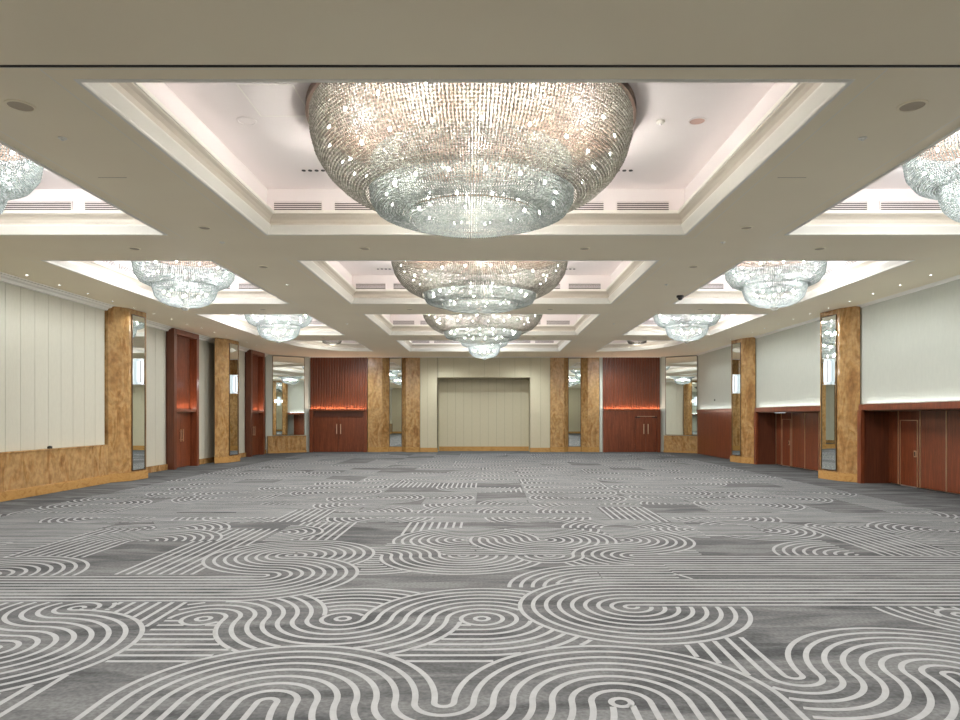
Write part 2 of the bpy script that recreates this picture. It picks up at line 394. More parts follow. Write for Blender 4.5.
# ---------------------------------------------------------------- walls
def boards(mb, fr, u0, u1, pitch, z0, z1, t=.03, gap=.012, start=None, mi=0, seam=1):
    mb.frame(fr, u0, u1, -.05, 0, z0, z1, seam)
    u = u0 if start is None else start
    while u < u1 - .01:
        a, b = max(u, u0), min(u + pitch, u1)
        if b - a > .03: mb.frame(fr, a + gap / 2, b - gap / 2, 0, t, z0, z1, mi)
        u += pitch
def fside(s, x, y=0): return ((s * x, y), (0, 1), (-s, 0))      # frame on a side wall, out = into the room
# left wall
wl = MB()
boards(wl, fside(-1, 11.38), -3.5, 20.5, .53, 1.15, CH, start=-3.6 - .25)
struct(wl.build('wall_left_panelling', [M['fabric'], M['seam']]))
for a_, b_ in ((22.27, 25.5), (27.8, 30.45), (30.67, 33.75), (35.95, 36.8)):
    wl = MB(); boards(wl, fside(-1, 11.93), a_, b_, .62, .22, CH); struct(wl.build('wall_left_bay', [M['fabric'], M['seam']]))
wl = MB(); wl.box(-12.4, -11.98, -3.6, 40, 0, 6.4, 0); struct(wl.build('wall_left', M['fabric']))
# right wall: pale wallcovering over the wooden wainscot
wr = MB()
wr.box(11.5, 11.7, -3.6, 36.6, 2.37, CH, 0)

struct(wr.build('wall_right_upper', M['pale']))
wr = MB(); wr.box(12.32, 12.42, -3.6, 40, 0, 6.4, 0); struct(wr.build('wall_right', M['pale']))
# rear wall
rw = MB(); boards(rw, ((-12, -3.5), (1, 0), (0, 1)), 0, 24, 1.2, .22, CH); rw.box(-12.4, 12.4, -3.8, -3.55, 0, 6.4, 0); rw.box(-12, 12, -3.55, -3.44, 0, .22, 2)
struct(rw.build('wall_rear', [M['fabric_back'], M['seam'], M['marble_dark']]))
# back wall with its niche
NX0, NX1, NZ, YB = -2.67, 2.53, 4.2, 38.3
bw = MB(); fb_ = ((0, YB), (1, 0), (0, -1))
boards(bw, fb_, -3.65, NX0, .53, .24, CH, start=-3.65 - .11); boards(bw, fb_, NX1, 3.65, .53, .24, CH, start=NX1 - .47)
boards(bw, fb_, NX0, NX1, .86, NZ, CH, start=NX0 - .81)
boards(bw, ((0, 39.5), (1, 0), (0, -1)), NX0, NX1, .475, .24, NZ, mi=3)
bw.box(NX0 - .2, NX0, YB, 39.6, 0, NZ, 3); bw.box(NX1, NX1 + .2, YB, 39.6, 0, NZ, 3); bw.box(NX0 - .2, NX1 + .2, YB + .05, 39.6, NZ, NZ + .1, 3)
bw.box(NX0, NX1, 39.38, 39.5, 0, .26, 2)
bw.box(-3.65, NX0, YB - .06, YB + .05, 0, .24, 2); bw.box(NX1, 3.65, YB - .06, YB + .05, 0, .24, 2)
struct(bw.build('wall_back', [M['fabric_back'], M['seam'], M['marble_dark'], M['fabric_back'], M['pale']]))
bw = MB(); bw.box(-12.4, 12.4, 39.65, 39.9, 0, 6.4, 0); struct(bw.build('wall_outer', M['fabric_back']))
for x0, x1 in ((-9.92, -9.85), (6.45, 6.61), (9.85, 9.92)):
    bw = MB(); bw.box(x0, x1, YB - .04, YB + .5, 0, CH, 0); struct(bw.build('trim_jamb', M['pale']))
# marble dado of the left bay
dd = MB()
y = -3.4
while y < 20.48:
    y2 = min(y + 1.55, 20.48); dd.box(-11.35, -11.23, y + .002, y2 - .002, .24, 1.12); y = y2
dd.box(-11.35, -11.21, -3.4, 20.48, 1.12, 1.16); dd.box(-11.35, -11.18, -3.4, 20.48, 0, .22, 1); dd.box(-11.35, -11.20, -3.4, 20.48, .22, .24, 1)
o = dd.build('marble_dado', [M['marble'], M['marble_dark']], bevel=.006)
tag(o, 'honey marble dado with a stepped plinth running under the cream panels at the left', 'dado')
# low marble base under the left fabric panels
for k, (y0, y1) in enumerate(((22.27, 25.5), (27.8, 29.9), (30.68, 33.75), (35.95, 36.8))):
    q = MB(); q.box(-11.9, -11.82, y0, y1, 0, .22); struct(q.build('baseboard_left_%d' % (k + 1) if k else 'baseboard_left', M['marble'], bevel=.004))

# ---------------------------------------------------------------- pilasters, mirrors and wall lamps on the side walls
def sconce(parent_loc, ax, nx, label):
    """frame origin at the mirror face, ax along, nx outward"""
    t = empty('wall_lamp', parent_loc, label, 'lamp', 'wall lamps on the mirrors')
    fr = ((0, 0), ax, nx)
    b = MB(); b.frame(fr, -.06, .06, 0, .03, -.30, .30); b.build('back_plate', M['steel'], t)
    d = MB()
    d.prism([(ax[0] * u + nx[0] * v, ax[1] * u + nx[1] * v) for u, v in ((-.17, .03), (-.17, .07), (-.09, .13), (.09, .13), (.17, .07), (.17, .03))], -.32, .32)
    d.build('glass_shade', M['lamp'], t)
    d = MB()
    d.prism([(ax[0] * u + nx[0] * v, ax[1] * u + nx[1] * v) for u, v in ((-.10, .03), (-.10, .10), (-.05, .145), (.05, .145), (.10, .10), (.10, .03))], -.40, .40)
    d.build('inner_glass', M['lamp'], t)
    for u in (-.095, .095):
        m = MB(); m.frame(fr, u - .007, u + .007, .125, .142, -.34, .34); m.build('glazing_bar', M['bronze'], t)
    for z in (-.415, .40):
        m = MB(); m.frame(fr, -.11, .11, .025, .15, z, z + .015); m.build('end_cap', M['steel'], t)
    return t
def mirror_panel(fr, u0, u1, z0, z1, label, fw=.025, group=None):
    (ox, oy), ax, nx = fr; c = (u0 + u1) / 2
    t = empty('mirror', (ox + ax[0] * c, oy + ax[1] * c, z0), label, 'mirror', group)
    f2 = ((0, 0), ax, nx); h = z1 - z0; w2 = (u1 - u0) / 2
    g = MB(); g.frame(f2, -w2 + fw, w2 - fw, .004, .014, fw, h - fw); g.build('mirror_glass', M['mirror'], t)
    f = MB(); f.frame(f2, -w2, -w2 + fw, .002, .03, 0, h); f.frame(f2, w2 - fw, w2, .002, .03, 0, h)
    f.frame(f2, -w2 + fw, w2 - fw, .002, .03, 0, fw); f.frame(f2, -w2 + fw, w2 - fw, .002, .03, h - fw, h)
    f.build('mirror_frame', M['bronze'], t)
    return t
def pilaster(s, dy, label, mlabel, llabel, inn=0.0, wx=11.47):
    A, B, C = (11.45 - inn, 20.55 + dy), (11.11 - inn, 21.1 + dy), (10.97 - inn * .5, 22.05 + dy)
    y_ = 20.55 + dy + (1.55 if wx > 11.5 else .03)
    foot = [(wx, y_), A, B, C, (11.15, 22.2 + dy), (wx, 22.2 + dy)]
    if inn: foot = [(11.5, 20.55 + dy)] + foot[1:5] + [(11.88, 22.2 + dy), (11.88, 20.9 + dy)]; y_ = 20.55 + dy
    t = empty('pilaster', (s * 11.4, 21.4 + dy, 0), label, 'pilaster', 'marble pilasters of the side walls')
    loc = (s * 11.4, 21.4 + dy)
    P = lambda pts: [(s * x - loc[0], y - loc[1]) for x, y in pts]
    m = MB(); m.prism(P(foot), .26, CH - .002); m.build('shaft', M['marble'], t)
    big = [(wx, y_ - .03), (A[0] - .01, A[1] - .05), (B[0] - .05, B[1] - .02), (C[0] - .05, C[1] + .03), (11.13, 22.25 + dy), (wx, 22.25 + dy)]
    m = MB(); m.prism(P(big), 0, .26); m.build('plinth', M['marble_dark'], t, bevel=.006)
    dx, dyy = s * (C[0] - B[0]), C[1] - B[1]; L = math.hypot(dx, dyy); ax = (dx / L, dyy / L)
    nx = (-s * abs(ax[1]), -abs(ax[0]))
    # outward normal must point into the room and be perpendicular to ax
    if abs(ax[0] * nx[0] + ax[1] * nx[1]) > .01: nx = (nx[0], -nx[1])
    fr = ((s * B[0], B[1]), ax, nx)
    mirror_panel(fr, .12, L - .08, .30, CH - .16, mlabel)
    c = L * .5; sconce((fr[0][0] + ax[0] * c + nx[0] * .016, fr[0][1] + ax[1] * c + nx[1] * .016, 3.42), ax, nx, llabel)
    point((fr[0][0] + ax[0] * c + nx[0] * .45, fr[0][1] + ax[1] * c + nx[1] * .45, 3.42), P_SCONCE, COOL, .12)
pilaster(-1, 0, 'honey marble pilaster ending the marble dado on the left wall', 'tall narrow mirror on the nearer left pilaster', 'glowing frosted wall lamp on the nearer left mirror', .18, 11.88)
pilaster(-1, 8.4, 'honey marble pilaster between the two dark wood doors on the left wall', 'tall narrow mirror between the two left wall doors', 'glowing frosted wall lamp between the two left wall doors', .0, 11.88)
pilaster(1, 0, 'honey marble pilaster nearer the camera on the right wall', 'tall narrow mirror on the nearer right pilaster', 'glowing frosted wall lamp on the nearer right mirror')
pilaster(1, 8.1, 'honey marble pilaster farther away on the right wall', 'tall narrow mirror on the farther right pilaster', 'glowing frosted wall lamp on the farther right mirror')

# ---------------------------------------------------------------- chamfered corner mirrors
for s, side in ((-1, 'left'), (1, 'right')):
    p0, p1 = (s * 11.88, 36.86), (s * 9.9, 38.3)
    dx, dy = p1[0] - p0[0], p1[1] - p0[1]; L = math.hypot(dx, dy); ax = (dx / L, dy / L)
    nx = (ax[1], -ax[0]) if s < 0 else (-ax[1], ax[0])
    fr = (p0, ax, nx)
    m = MB(); m.frame(fr, 0, L, -.12, 0, 0, CH)
    struct(m.build('wall_corner_' + side, M['pale']))
    t = empty('marble_bench_base', (p0[0] + ax[0] * L / 2, p0[1] + ax[1] * L / 2, 0), 'low honey marble block under the %s corner mirror' % side, 'plinth')
    f2 = ((0, 0), ax, nx)
    m = MB(); m.frame(f2, -L / 2 + .08, L / 2 - .24, .002, .16, .12, .90); m.build('block', M['marble'], t, bevel=.006)
    m = MB(); m.frame(f2, -L / 2 + .06, L / 2 - .22, .002, .18, 0, .12); m.build('foot', M['marble_dark'], t, bevel=.006)
    m = MB(); m.frame(f2, -L / 2 + .07, L / 2 - .23, .002, .18, .90, .94); m.build('top_slab', M['marble'], t, bevel=.006)
    mirror_panel(fr, .36, L - .28, .96, CH - .04, 'wide mirror over a marble block in the %s back corner' % side)

# ---------------------------------------------------------------- marble piers and mirrors of the back wall
def pier(s, side):
    loc = (s * 6.0, YB)
    def P(pts): return [(s * x - loc[0], y - loc[1]) for x, y in pts]
    for nm, pts, pl, lab in (('marble_pier', [(6.6 if s < 0 else 6.43, YB + .45), (6.6 if s < 0 else 6.43, YB - .04), (5.78, YB - .04), (5.45, YB + .28), (5.45, YB + .45)], 1,
                         'honey marble pier between the %s back doors and the narrow mirror' % side),
                        ('marble_pier', [(4.70, YB + .45), (4.70, YB + .28), (4.45, YB - .04), (3.67, YB - .04), (3.67, YB + .45)], 1,
                         'honey marble pier between the sand panelling and the %s narrow mirror' % side)):
        t = empty(nm, (loc[0], loc[1], 0), lab, 'pier', 'marble piers of the back wall')
        m = MB(); m.prism(P(pts), .28, CH - .002); m.build('shaft', M['marble'], t)
        big = [(x + (.015 if x < 6 and x > 5.4 else 0), y - (.05 if y < YB + .3 else 0)) for x, y in pts]
        m = MB(); m.prism(P(big), 0, .28); m.build('plinth', M['marble_dark'], t)
    m = MB(); m.box(4.70 * s, 5.45 * s, YB + .26, YB + .45, 0, .28)
    tag(m.build('marble_sill', M['marble_dark']), 'low marble sill under the %s narrow mirror of the back wall' % side, 'sill')
    x0, x1 = (4.72, 5.43) if s > 0 else (-5.43, -4.72)
    mirror_panel(((0, YB + .30), (1, 0), (0, -1)), x0, x1, .285, CH - .02, 'narrow floor to ceiling mirror between marble piers, %s of the niche' % side, .02)
pier(-1, 'left'); pier(1, 'right')
for s in (-1, 1):
    q = MB(); q.box(s * 5.44, s * 4.71, YB + .46, YB + .56, 0, CH); struct(q.build('wall_infill', M['marble']))

# ---------------------------------------------------------------- fluted wood units with double doors in the back wall
def flutes(mb, x0, x1, y, z0, z1, pitch=.14, r=.05, mi=0):
    n = int((x1 - x0) / pitch); p = (x1 - x0) / n
    for k in range(n):
        c = x0 + p * (k + .5)
        mb.prism([(c - p * .42, y), (c - p * .36, y - r * .7), (c - p * .18, y - r), (c + p * .18, y - r), (c + p * .36, y - r * .7), (c + p * .42, y)], z0, z1, mi)
def door_leaf(name, x0, x1, y, z0, z1, parent, hx):
    m = MB(); m.box(x0, x1, y - .05, y, z0, z1); d = m.build(name, M['wood'], parent, bevel=.004)
    h = MB(); h.box(hx - .022, hx + .022, y - .11, y - .085, 1.02, 1.58)
    for z in (1.08, 1.50): h.box(hx - .012, hx + .012, y - .09, y - .05, z, z + .02)
    h.build('handle', M['brass'], d, bevel=.004); return d
dn = 0
for s, side, x0, x1 in ((-1, 'left', -9.84, -6.62), (1, 'right', 6.62, 9.84)):
    t = empty('fluted_panel', ((x0 + x1) / 2, YB, 2.4), 'fluted mahogany panel above the double doors, back wall %s' % side, 'wall panel')
    cx = (x0 + x1) / 2
    m = MB(); m.box(x0 - cx, x1 - cx, 0, .05, .0, CH - 2.4); m.build('backing', M['wood_dark'], t)
    m = MB(); flutes(m, x0 - cx, x1 - cx, 0, 0, CH - 2.42); m.build('flutes', M['wood'], t)
    t = empty('door_surround', (cx, YB, 0), 'mahogany door surround with a lit ledge, back wall %s' % side, 'door frame')
    m = MB(); m.box(x0 - cx + (0 if s < 0 else .02), x1 - cx - .02, -.22, -.0, 2.30, 2.39); m.build('ledge', M['wood'], t, bevel=.006)
    for a, b in ((x0 - cx, x0 - cx + .2), (x1 - cx - .2, x1 - cx)):
        m = MB(); m.box(a, b, -.20, 0, 0, 2.30); m.build('jamb', M['wood'], t, bevel=.004)
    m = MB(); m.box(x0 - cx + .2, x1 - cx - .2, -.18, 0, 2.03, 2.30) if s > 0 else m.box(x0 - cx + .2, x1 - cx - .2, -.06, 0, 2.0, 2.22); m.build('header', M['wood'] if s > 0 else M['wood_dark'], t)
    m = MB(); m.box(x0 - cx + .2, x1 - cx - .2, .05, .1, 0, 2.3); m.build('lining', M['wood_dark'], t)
    dn += 1
    r = empty('door_%d' % dn, (cx, YB, 0)); r['kind'] = 'structure'
    if s < 0:
        door_leaf('door_leaf', x0 - cx + .21, -.005, .02, .02, 2.0, r, -.11); door_leaf('door_leaf', .005, x1 - cx - .21, .02, .02, 2.0, r, .11)
    else:
        door_leaf('door_leaf', .20, .785, -.10, .02, 2.0, r, .67); door_leaf('door_leaf', .795, 1.39, -.10, .02, 2.0, r, .91)
        m = MB(); m.box(x0 - cx + .2, .18, -.18, 0, .01, 2.03); m.build('fixed_panel', M['wood'], t)
        for a in (.32, 1.27):
            m = MB(); m.box(a - .14, a + .14, -.2, -.15, 1.93, 1.98); m.build('door_closer', M['black'], r)
        m = MB(); m.box(.3, 1.3, -.165, -.152, 2.0, 2.02); m.build('top_rail', M['brass'], r)
    area(((x0 + x1) / 2, YB - .09, 2.40), x1 - x0 - .1, .05, (R(180 + 20), 0, 0), 16, (1, .72, .58))

# ---------------------------------------------------------------- left wall door portals
for n, (y0, y1, nm) in enumerate(((25.55, 27.75, 'nearer'), (33.8, 35.9, 'farther'))):
    t = empty('door_portal', (-11.9, (y0 + y1) / 2, 0), 'tall mahogany portal with a lit ledge above the door, %s one on the left wall' % nm, 'door frame')
    h = (y1 - y0) / 2; Z = CH - .03
    for a, b in ((-h, -h + .22), (h - .22, h)):
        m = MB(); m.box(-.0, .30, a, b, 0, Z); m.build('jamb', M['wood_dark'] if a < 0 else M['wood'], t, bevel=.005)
    m = MB(); m.box(0, .30, -h + .22, h - .22, Z - .2, Z); m.build('header', M['wood'], t, bevel=.005)
    m = MB(); m.box(-.02, .26, -h + .22, h - .22, 2.18, 2.28); m.build('ledge', M['wood'], t, bevel=.005)
    m = MB()
    p = .085; k = -h + .22
    while k + p < h - .21:
        m.prism([(.0, k + p * .08), (.018, k + p * .14), (.026, k + p * .32), (.026, k + p * .68), (.018, k + p * .86), (.0, k + p * .92)], 2.28, Z - .2); k += p
    m.box(-.03, 0, -h + .22, h - .22, 2.28, Z - .2); m.build('fluted_infill', M['wood'], t)
    r = empty('door_%d' % (n + 3), (-11.9, (y0 + y1) / 2, 0)); r['kind'] = 'structure'
    for a, b, hy in ((-h + .23, -.004, -.1), (.004, h - .23, .1)):
        m = MB(); m.box(0.0, .05, a, b, .02, 2.17); d = m.build('door_leaf', M['wood'], r, bevel=.004)
        m = MB(); m.box(.09, .115, hy - .02, hy + .02, 1.02, 1.5)
        for z in (1.08, 1.42): m.box(.05, .095, hy - .012, hy + .012, z, z + .02)
        m.build('handle', M['brass'], d)
    area((-11.80, (y0 + y1) / 2, 2.30), .05, y1 - y0 - .6, (0, R(180 + 15), 0), 5, (1, .72, .58))

# ---------------------------------------------------------------- right wall: wainscot, recesses, folding partition panels
def recess(y0, y1, nm):
    t = empty('partition_recess', (12.0, (y0 + y1) / 2, 0), 'mahogany surround with a projecting lit ledge over the folding panels, %s' % nm, 'wall panelling')
    c = (y0 + y1) / 2
    m = MB(); m.box(-.68, -.08, y0 - c, y1 - c, 2.19, 2.36); m.build('ledge', M['wood'], t, bevel=.006)
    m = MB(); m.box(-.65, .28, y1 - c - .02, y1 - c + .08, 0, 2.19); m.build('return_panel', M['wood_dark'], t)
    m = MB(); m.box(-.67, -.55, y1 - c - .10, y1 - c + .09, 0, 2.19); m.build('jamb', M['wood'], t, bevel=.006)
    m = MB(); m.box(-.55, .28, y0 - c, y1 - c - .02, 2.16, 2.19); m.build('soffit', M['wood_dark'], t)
    area((11.44, (y0 + y1) / 2, 2.37), .06, y1 - y0 - .3, (0, R(180 - 12), 0), P_LEDGE * (y1 - y0), COOL)
    return t
recess(-3.4, 20.40, 'foremost on the right wall')
recess(22.3, 28.42, 'between the two right pilasters')
PD = {}
def part_panel(y0, y1, label, group):
    t = empty('partition_panel', (12.25, (y0 + y1) / 2, 0), label, 'partition panel', group)
    h = (y1 - y0) / 2
    m = MB(); m.box(-.04, .04, -h + .012, h - .012, .03, 2.155); m.build('panel_face', M['wood'], t)
    for a in (-h, h - .014):
        m = MB(); m.box(-.055, .04, a + .001, a + .013, .02, 2.155); m.build('edge_trim', M['brass'], t)
    return t
def pass_door(y0, y1, n):
    c = (y0 + y1) / 2; h = (y1 - y0) / 2
    r = empty('door_%d' % n, (12.25, c, 0)); r['kind'] = 'structure'
    m = MB(); m.box(-.04, .04, -h + .012, -h + .10, .03, 2.155); m.box(-.04, .04, h - .10, h - .012, .03, 2.155); m.box(-.04, .04, -h + .1, h - .1, 1.90, 2.155)
    m.build('door_frame', M['wood'], r)
    m = MB(); m.box(-.05, .03, -h + .115, h - .115, .03, 1.885); d = m.build('door_leaf', M['wood'], r)
    m = MB(); w_ = .016
    m.box(-.062, -.03, -h + .10, -h + .10 + w_, .02, 1.90); m.box(-.062, -.03, h - .10 - w_, h - .10, .02, 1.90); m.box(-.062, -.03, -h + .10 + w_, h - .10 - w_, 1.90 - w_, 1.90)
    m.box(-.055, .04, -h, -h + .012, .02, 2.155); m.box(-.055, .04, h - .012, h, .02, 2.155)
    m.build('edge_trim', M['brass'], r)
    m = MB(); m.box(-.075, -.05, -h + .14, -h + .24, .86, 1.04); hd = m.build('handle', M['brass'], d, bevel=.004)
    m = MB(); m.box(-.079, -.0752, -h + .165, -h + .215, .89, 1.01); m.build('recess_pull', M['black'], hd)
    m = MB(); m.box(-.06, -.05, -h + .13, h - .13, .0, .03); m.build('threshold_strip', M['steel'], r)
pass_door(18.88, 19.88, 5)
part_panel(19.89, 20.40, 'narrow mahogany partition panel left of the nearer pass door', None)
ys = [18.87 - 1.08 * k for k in range(0, 7)]
labs = ['mahogany partition panel right beside the nearer pass door', 'mahogany partition panel at the right edge, second from the nearer pass door', 'mahogany partition panel at the right edge, third from the nearer pass door', 'mahogany partition panel beyond the right edge']
for k in range(len(ys) - 1):
    part_panel(ys[k + 1] + .005, ys[k] - .005, labs[min(k, 3)], 'partition panels of the nearer right recess')
pass_door(26.9, 27.85, 6)
part_panel(27.86, 28.38, 'narrow mahogany partition panel left of the farther pass door', None)
ys = [26.89, 25.78, 24.67, 23.5, 22.35]
labs = ['mahogany partition panel right beside the farther pass door', 'mahogany partition panel second from the farther pass door', 'mahogany partition panel behind the nearer right pilaster', 'mahogany partition panel behind the nearer right pilaster']
for k in range(4): part_panel(ys[k + 1] + .005, ys[k] - .005, labs[k], 'partition panels of the farther right recess')
t = empty('wainscot', (11.4, 33.4, 0), 'flush mahogany wainscot between the far right pilaster and the corner mirror', 'wall panelling')
m = MB()
for k in range(5): m.box(-.02, .3, -3.0 + k * 1.2 + .003, -3.0 + (k + 1) * 1.2 - .003, .02, 2.2)
m.build('panels', M['wood'], t)
m = MB(); m.box(-.06, .3, -3.0, 3.0, 2.2, 2.36); m.build('ledge', M['wood'], t, bevel=.006)
area((11.44, 33.4, 2.37), .06, 5.8, (0, R(180 - 12), 0), P_LEDGE * 5.6, COOL)
q = MB(); q.box(11.47, 11.5, 33.9, 33.98, 2.78, 2.86)
tag(q.build('wall_sensor', M['black']), 'small black sensor on the pale wall by the right corner mirror', 'sensor')
q = MB(); q.box(11.9, 12.0, 27.0, 27.8, 2.14, 2.158); tag(q.build('recess_light', M['lamp']), 'slim white light under the ledge above the farther pass door', 'light')
q = MB(); q.lathe([(0, 1.16), (.06, 1.165), (.06, 1.21), (.03, 1.23), (0, 1.23)], -11.29, 17.85, 16)
tag(q.build('table_sensor', M['black']), 'small black device lying on the marble dado ledge', 'device')
t = empty('exit_sign', (-11.35, 29.75, 2.62), 'small green lit sign on the marble edge of the farther left pilaster', 'sign')
q = MB(); q.box(.17, .2, -.12, .12, 0, .13); q.build('sign_face', mat('green_sign', (.1, .5, .35), .4, emit=(.15, .75, .55), es=.9), t)

# ---------------------------------------------------------------- chandeliers
def bead_tier(name, prof, nstr, bead, parent, seed=0, mt='crystal'):
    """strings of faceted crystals following the profile (radius, height)"""
    pr = np.array(prof, float); seg = np.hypot(np.diff(pr[:, 0]), np.diff(pr[:, 1])); cum = np.concatenate([[0], np.cumsum(seg)])
    n = int(cum[-1] / bead); t = (np.arange(n) + .5) * bead
    rr = np.interp(t, cum, pr[:, 0]); zz = np.interp(t, cum, pr[:, 1])
    tr = np.gradient(rr); tz = np.gradient(zz); tl = np.hypot(tr, tz); tr /= tl; tz /= tl
    rg = np.random.RandomState(seed); Vs = []; 
    A = 2 * np.pi * (np.arange(nstr)) / nstr
    rad = np.minimum(bead * .56, np.pi * rr / nstr * .86)
    lng = bead * .60
    oct_f = np.array([(0, 2, 4), (2, 1, 4), (1, 3, 4), (3, 0, 4), (2, 0, 5), (1, 2, 5), (3, 1, 5), (0, 3, 5)])
    AA, RR = np.meshgrid(A, rr, indexing='ij'); _, ZZ = np.meshgrid(A, zz, indexing='ij'); _, TR = np.meshgrid(A, tr, indexing='ij'); _, TZ = np.meshgrid(A, tz, indexing='ij'); _, RD = np.meshgrid(A, rad, indexing='ij')
    AA = AA + rg.normal(0, .0004, AA.shape); RR = RR + rg.normal(0, .0015, RR.shape); tw = rg.normal(0, .12, AA.shape)
    ca, sa = np.cos(AA), np.sin(AA)
    c = np.stack([RR * ca, RR * sa, ZZ], -1); T = np.stack([TR * ca, TR * sa, TZ], -1); Tan = np.stack([-sa, ca, 0 * sa], -1); Nn = np.cross(T, Tan)
    u = Tan * np.cos(tw)[..., None] + Nn * np.sin(tw)[..., None]; v = -Tan * np.sin(tw)[..., None] + Nn * np.cos(tw)[..., None]
    RD = RD[..., None]
    pts = np.stack([c + u * RD, c - u * RD, c + v * RD, c - v * RD, c + T * lng, c - T * lng], 2).reshape(-1, 3)
    nb = pts.shape[0] // 6; F = (oct_f[None] + (np.arange(nb) * 6)[:, None, None]).reshape(-1, 3)
    me = bpy.data.meshes.new(name); me.vertices.add(len(pts)); me.vertices.foreach_set('co', pts.ravel())
    me.loops.add(F.size); me.loops.foreach_set('vertex_index', F.ravel().astype(np.int32))
    me.polygons.add(len(F)); me.polygons.foreach_set('loop_start', np.arange(0, F.size, 3, dtype=np.int32)); me.polygons.foreach_set('loop_total', np.full(len(F), 3, np.int32))
    me.update(calc_edges=True); me.materials.append(M[mt])
    o = bpy.data.objects.new(name, me); COL.objects.link(o); o.parent = parent; o['kind'] = 'stuff'; return o
def hoop(name, r, z, tr, mt, parent, n=96):
    m = MB(); m.lathe([(r - tr, z - tr), (r + tr, z - tr), (r + tr, z + tr), (r - tr, z + tr), (r - tr, z - tr)], 0, 0, n); return m.build(name, mt, parent)
bulb_mb = MB(); bulb_mb.lathe([(0.001, -.026), (.014, -.02), (.019, 0), (.014, .02), (.001, .026)], 0, 0, 8)
bulb_proto = None
def bulbs(parent, spots):
    global bulb_proto
    for x, y, z in spots:
        if bulb_proto is None: b = bulb_proto = bulb_mb.build('bulb', M['bulb'], parent)
        else: b = bulb_proto.copy(); COL.objects.link(b); b.parent = parent
        b.location = (x, y, z)
def ringpts(r, z, n, ph=0): return [(r * math.cos(2 * math.pi * k / n + ph), r * math.sin(2 * math.pi * k / n + ph), z) for k in range(n)]
# local z = 0 at the coffer ceiling (6.14)
def H(h): return EYE + h - RH
def big_chandelier():
    t = empty('chandelier', (0, 0, RH))
    m = MB(); m.lathe([(2.29, -.004), (2.29, -.10), (2.25, -.10), (2.25, -.05), (0.01, -.05)], 0, 0, 96); m.build('ceiling_plate', [M['copper']], t)
    bead_tier('outer_crystal_tier', [(2.23, H(4.12)), (2.225, H(3.88)), (2.16, H(3.64)), (2.02, H(3.42)), (1.84, H(3.25)), (1.62, H(3.13)), (1.47, H(3.09))], 290, .041, t, 1)
    bead_tier('middle_crystal_tier', [(1.40, H(3.6)), (1.43, H(3.2)), (1.42, H(3.04)), (1.35, H(2.92)), (1.2, H(2.87)), (.95, H(2.865))], 240, .034, t, 2, 'crystal_cool')
    bead_tier('lower_crystal_tier', [(1.34, H(3.22)), (1.0, H(3.12)), (.94, H(3.0)), (.93, H(2.82)), (.86, H(2.765)), (.6, H(2.76)), (.3, H(2.76)), (.08, H(2.76))], 150, .034, t, 3, 'crystal_cool')
    hoop('hoop', .90, H(2.86), .008, M['bronze'], t)
    bulbs(t, ringpts(2.0, H(3.8), 20) + ringpts(1.7, H(3.5), 18, .2) + ringpts(1.2, H(3.1), 16, .1) + ringpts(.75, H(2.95), 10))
    return t
def small_chandelier():
    t = empty('chandelier', (0, 0, RH))
    m = MB(); m.lathe([(1.24, -.004), (1.24, -.10), (1.20, -.10), (1.20, -.04), (0.01, -.04)], 0, 0, 64); m.build('ceiling_plate', [M['copper']], t)
    bead_tier('outer_crystal_tier', [(1.18, H(4.04)), (1.21, H(3.85)), (1.17, H(3.6)), (1.05, H(3.42)), (.88, H(3.34)), (.70, H(3.33))], 170, .036, t, 5, 'crystal_cool')
    bead_tier('lower_crystal_bowl', [(.66, H(3.52)), (.76, H(3.42)), (.765, H(3.25)), (.70, H(3.05)), (.58, H(2.92)), (.4, H(2.84)), (.2, H(2.80)), (.05, H(2.79))], 110, .033, t, 6, 'crystal_cool')
    m = MB(); m.lathe([(.001, H(2.80)), (.09, H(2.80)), (.10, H(2.76)), (.06, H(2.72)), (.001, H(2.71))], 0, 0, 16); m.build('finial', M['crystal'], t)
    bulbs(t, ringpts(1.0, H(3.75), 12) + ringpts(.85, H(3.55), 8, .2) + ringpts(.5, H(3.15), 8, .3) + [(0, 0, H(3.1))])
    return t
bigp = big_chandelier(); smallp = small_chandelier()
CH_ROW = [(a + b) / 2 for a, b in ROWS]
lab_big = {0: 'large tiered crystal chandelier added unseen behind the camera to brighten the near beams', 1: 'huge tiered crystal chandelier nearest the camera in the centre coffer', 2: 'large tiered crystal chandelier second in the centre row', 3: 'large tiered crystal chandelier third in the centre row'}
first = True
for i in (1, 2, 3, 0):  # the unseen one behind the camera is added to light floor and beams
    o = bigp if i == 1 else copy_tree(bigp)
    o.location = (0, CH_ROW[i], RH); o.rotation_euler.z = .07 * i
    tag(o, lab_big[i], 'chandelier', 'large chandeliers of the centre row')
    for x, y, z in ringpts(1.75, H(3.62), 5, .3) + ringpts(.95, H(3.38), 5): point((x, CH_ROW[i] + y, RH + z), P_CHAND / 10 * (1 if z > H(3.5) else 1.5), WARM, .04)
sm = []
SXC = (SX0 + SX1) / 2
for i, wd in ((1, 'nearest'), (2, 'second'), (3, 'third')):
    for s, side in ((-1, 'left'), (1, 'right')): sm.append((s * SXC, CH_ROW[i], 'round crystal chandelier %s to the camera in the %s row of coffers' % (wd if i == 1 else wd + ' nearest', side)))
for s in (-1, 1): sm.append((s * SXC, CH_ROW[0], 'round crystal chandelier added unseen behind the camera for light, on the %s' % ('left' if s < 0 else 'right')))  # unseen side pair, added to brighten the near floor and beams
sm.append((0, 32.7, 'small crystal chandelier hanging farthest away in the centre row'))
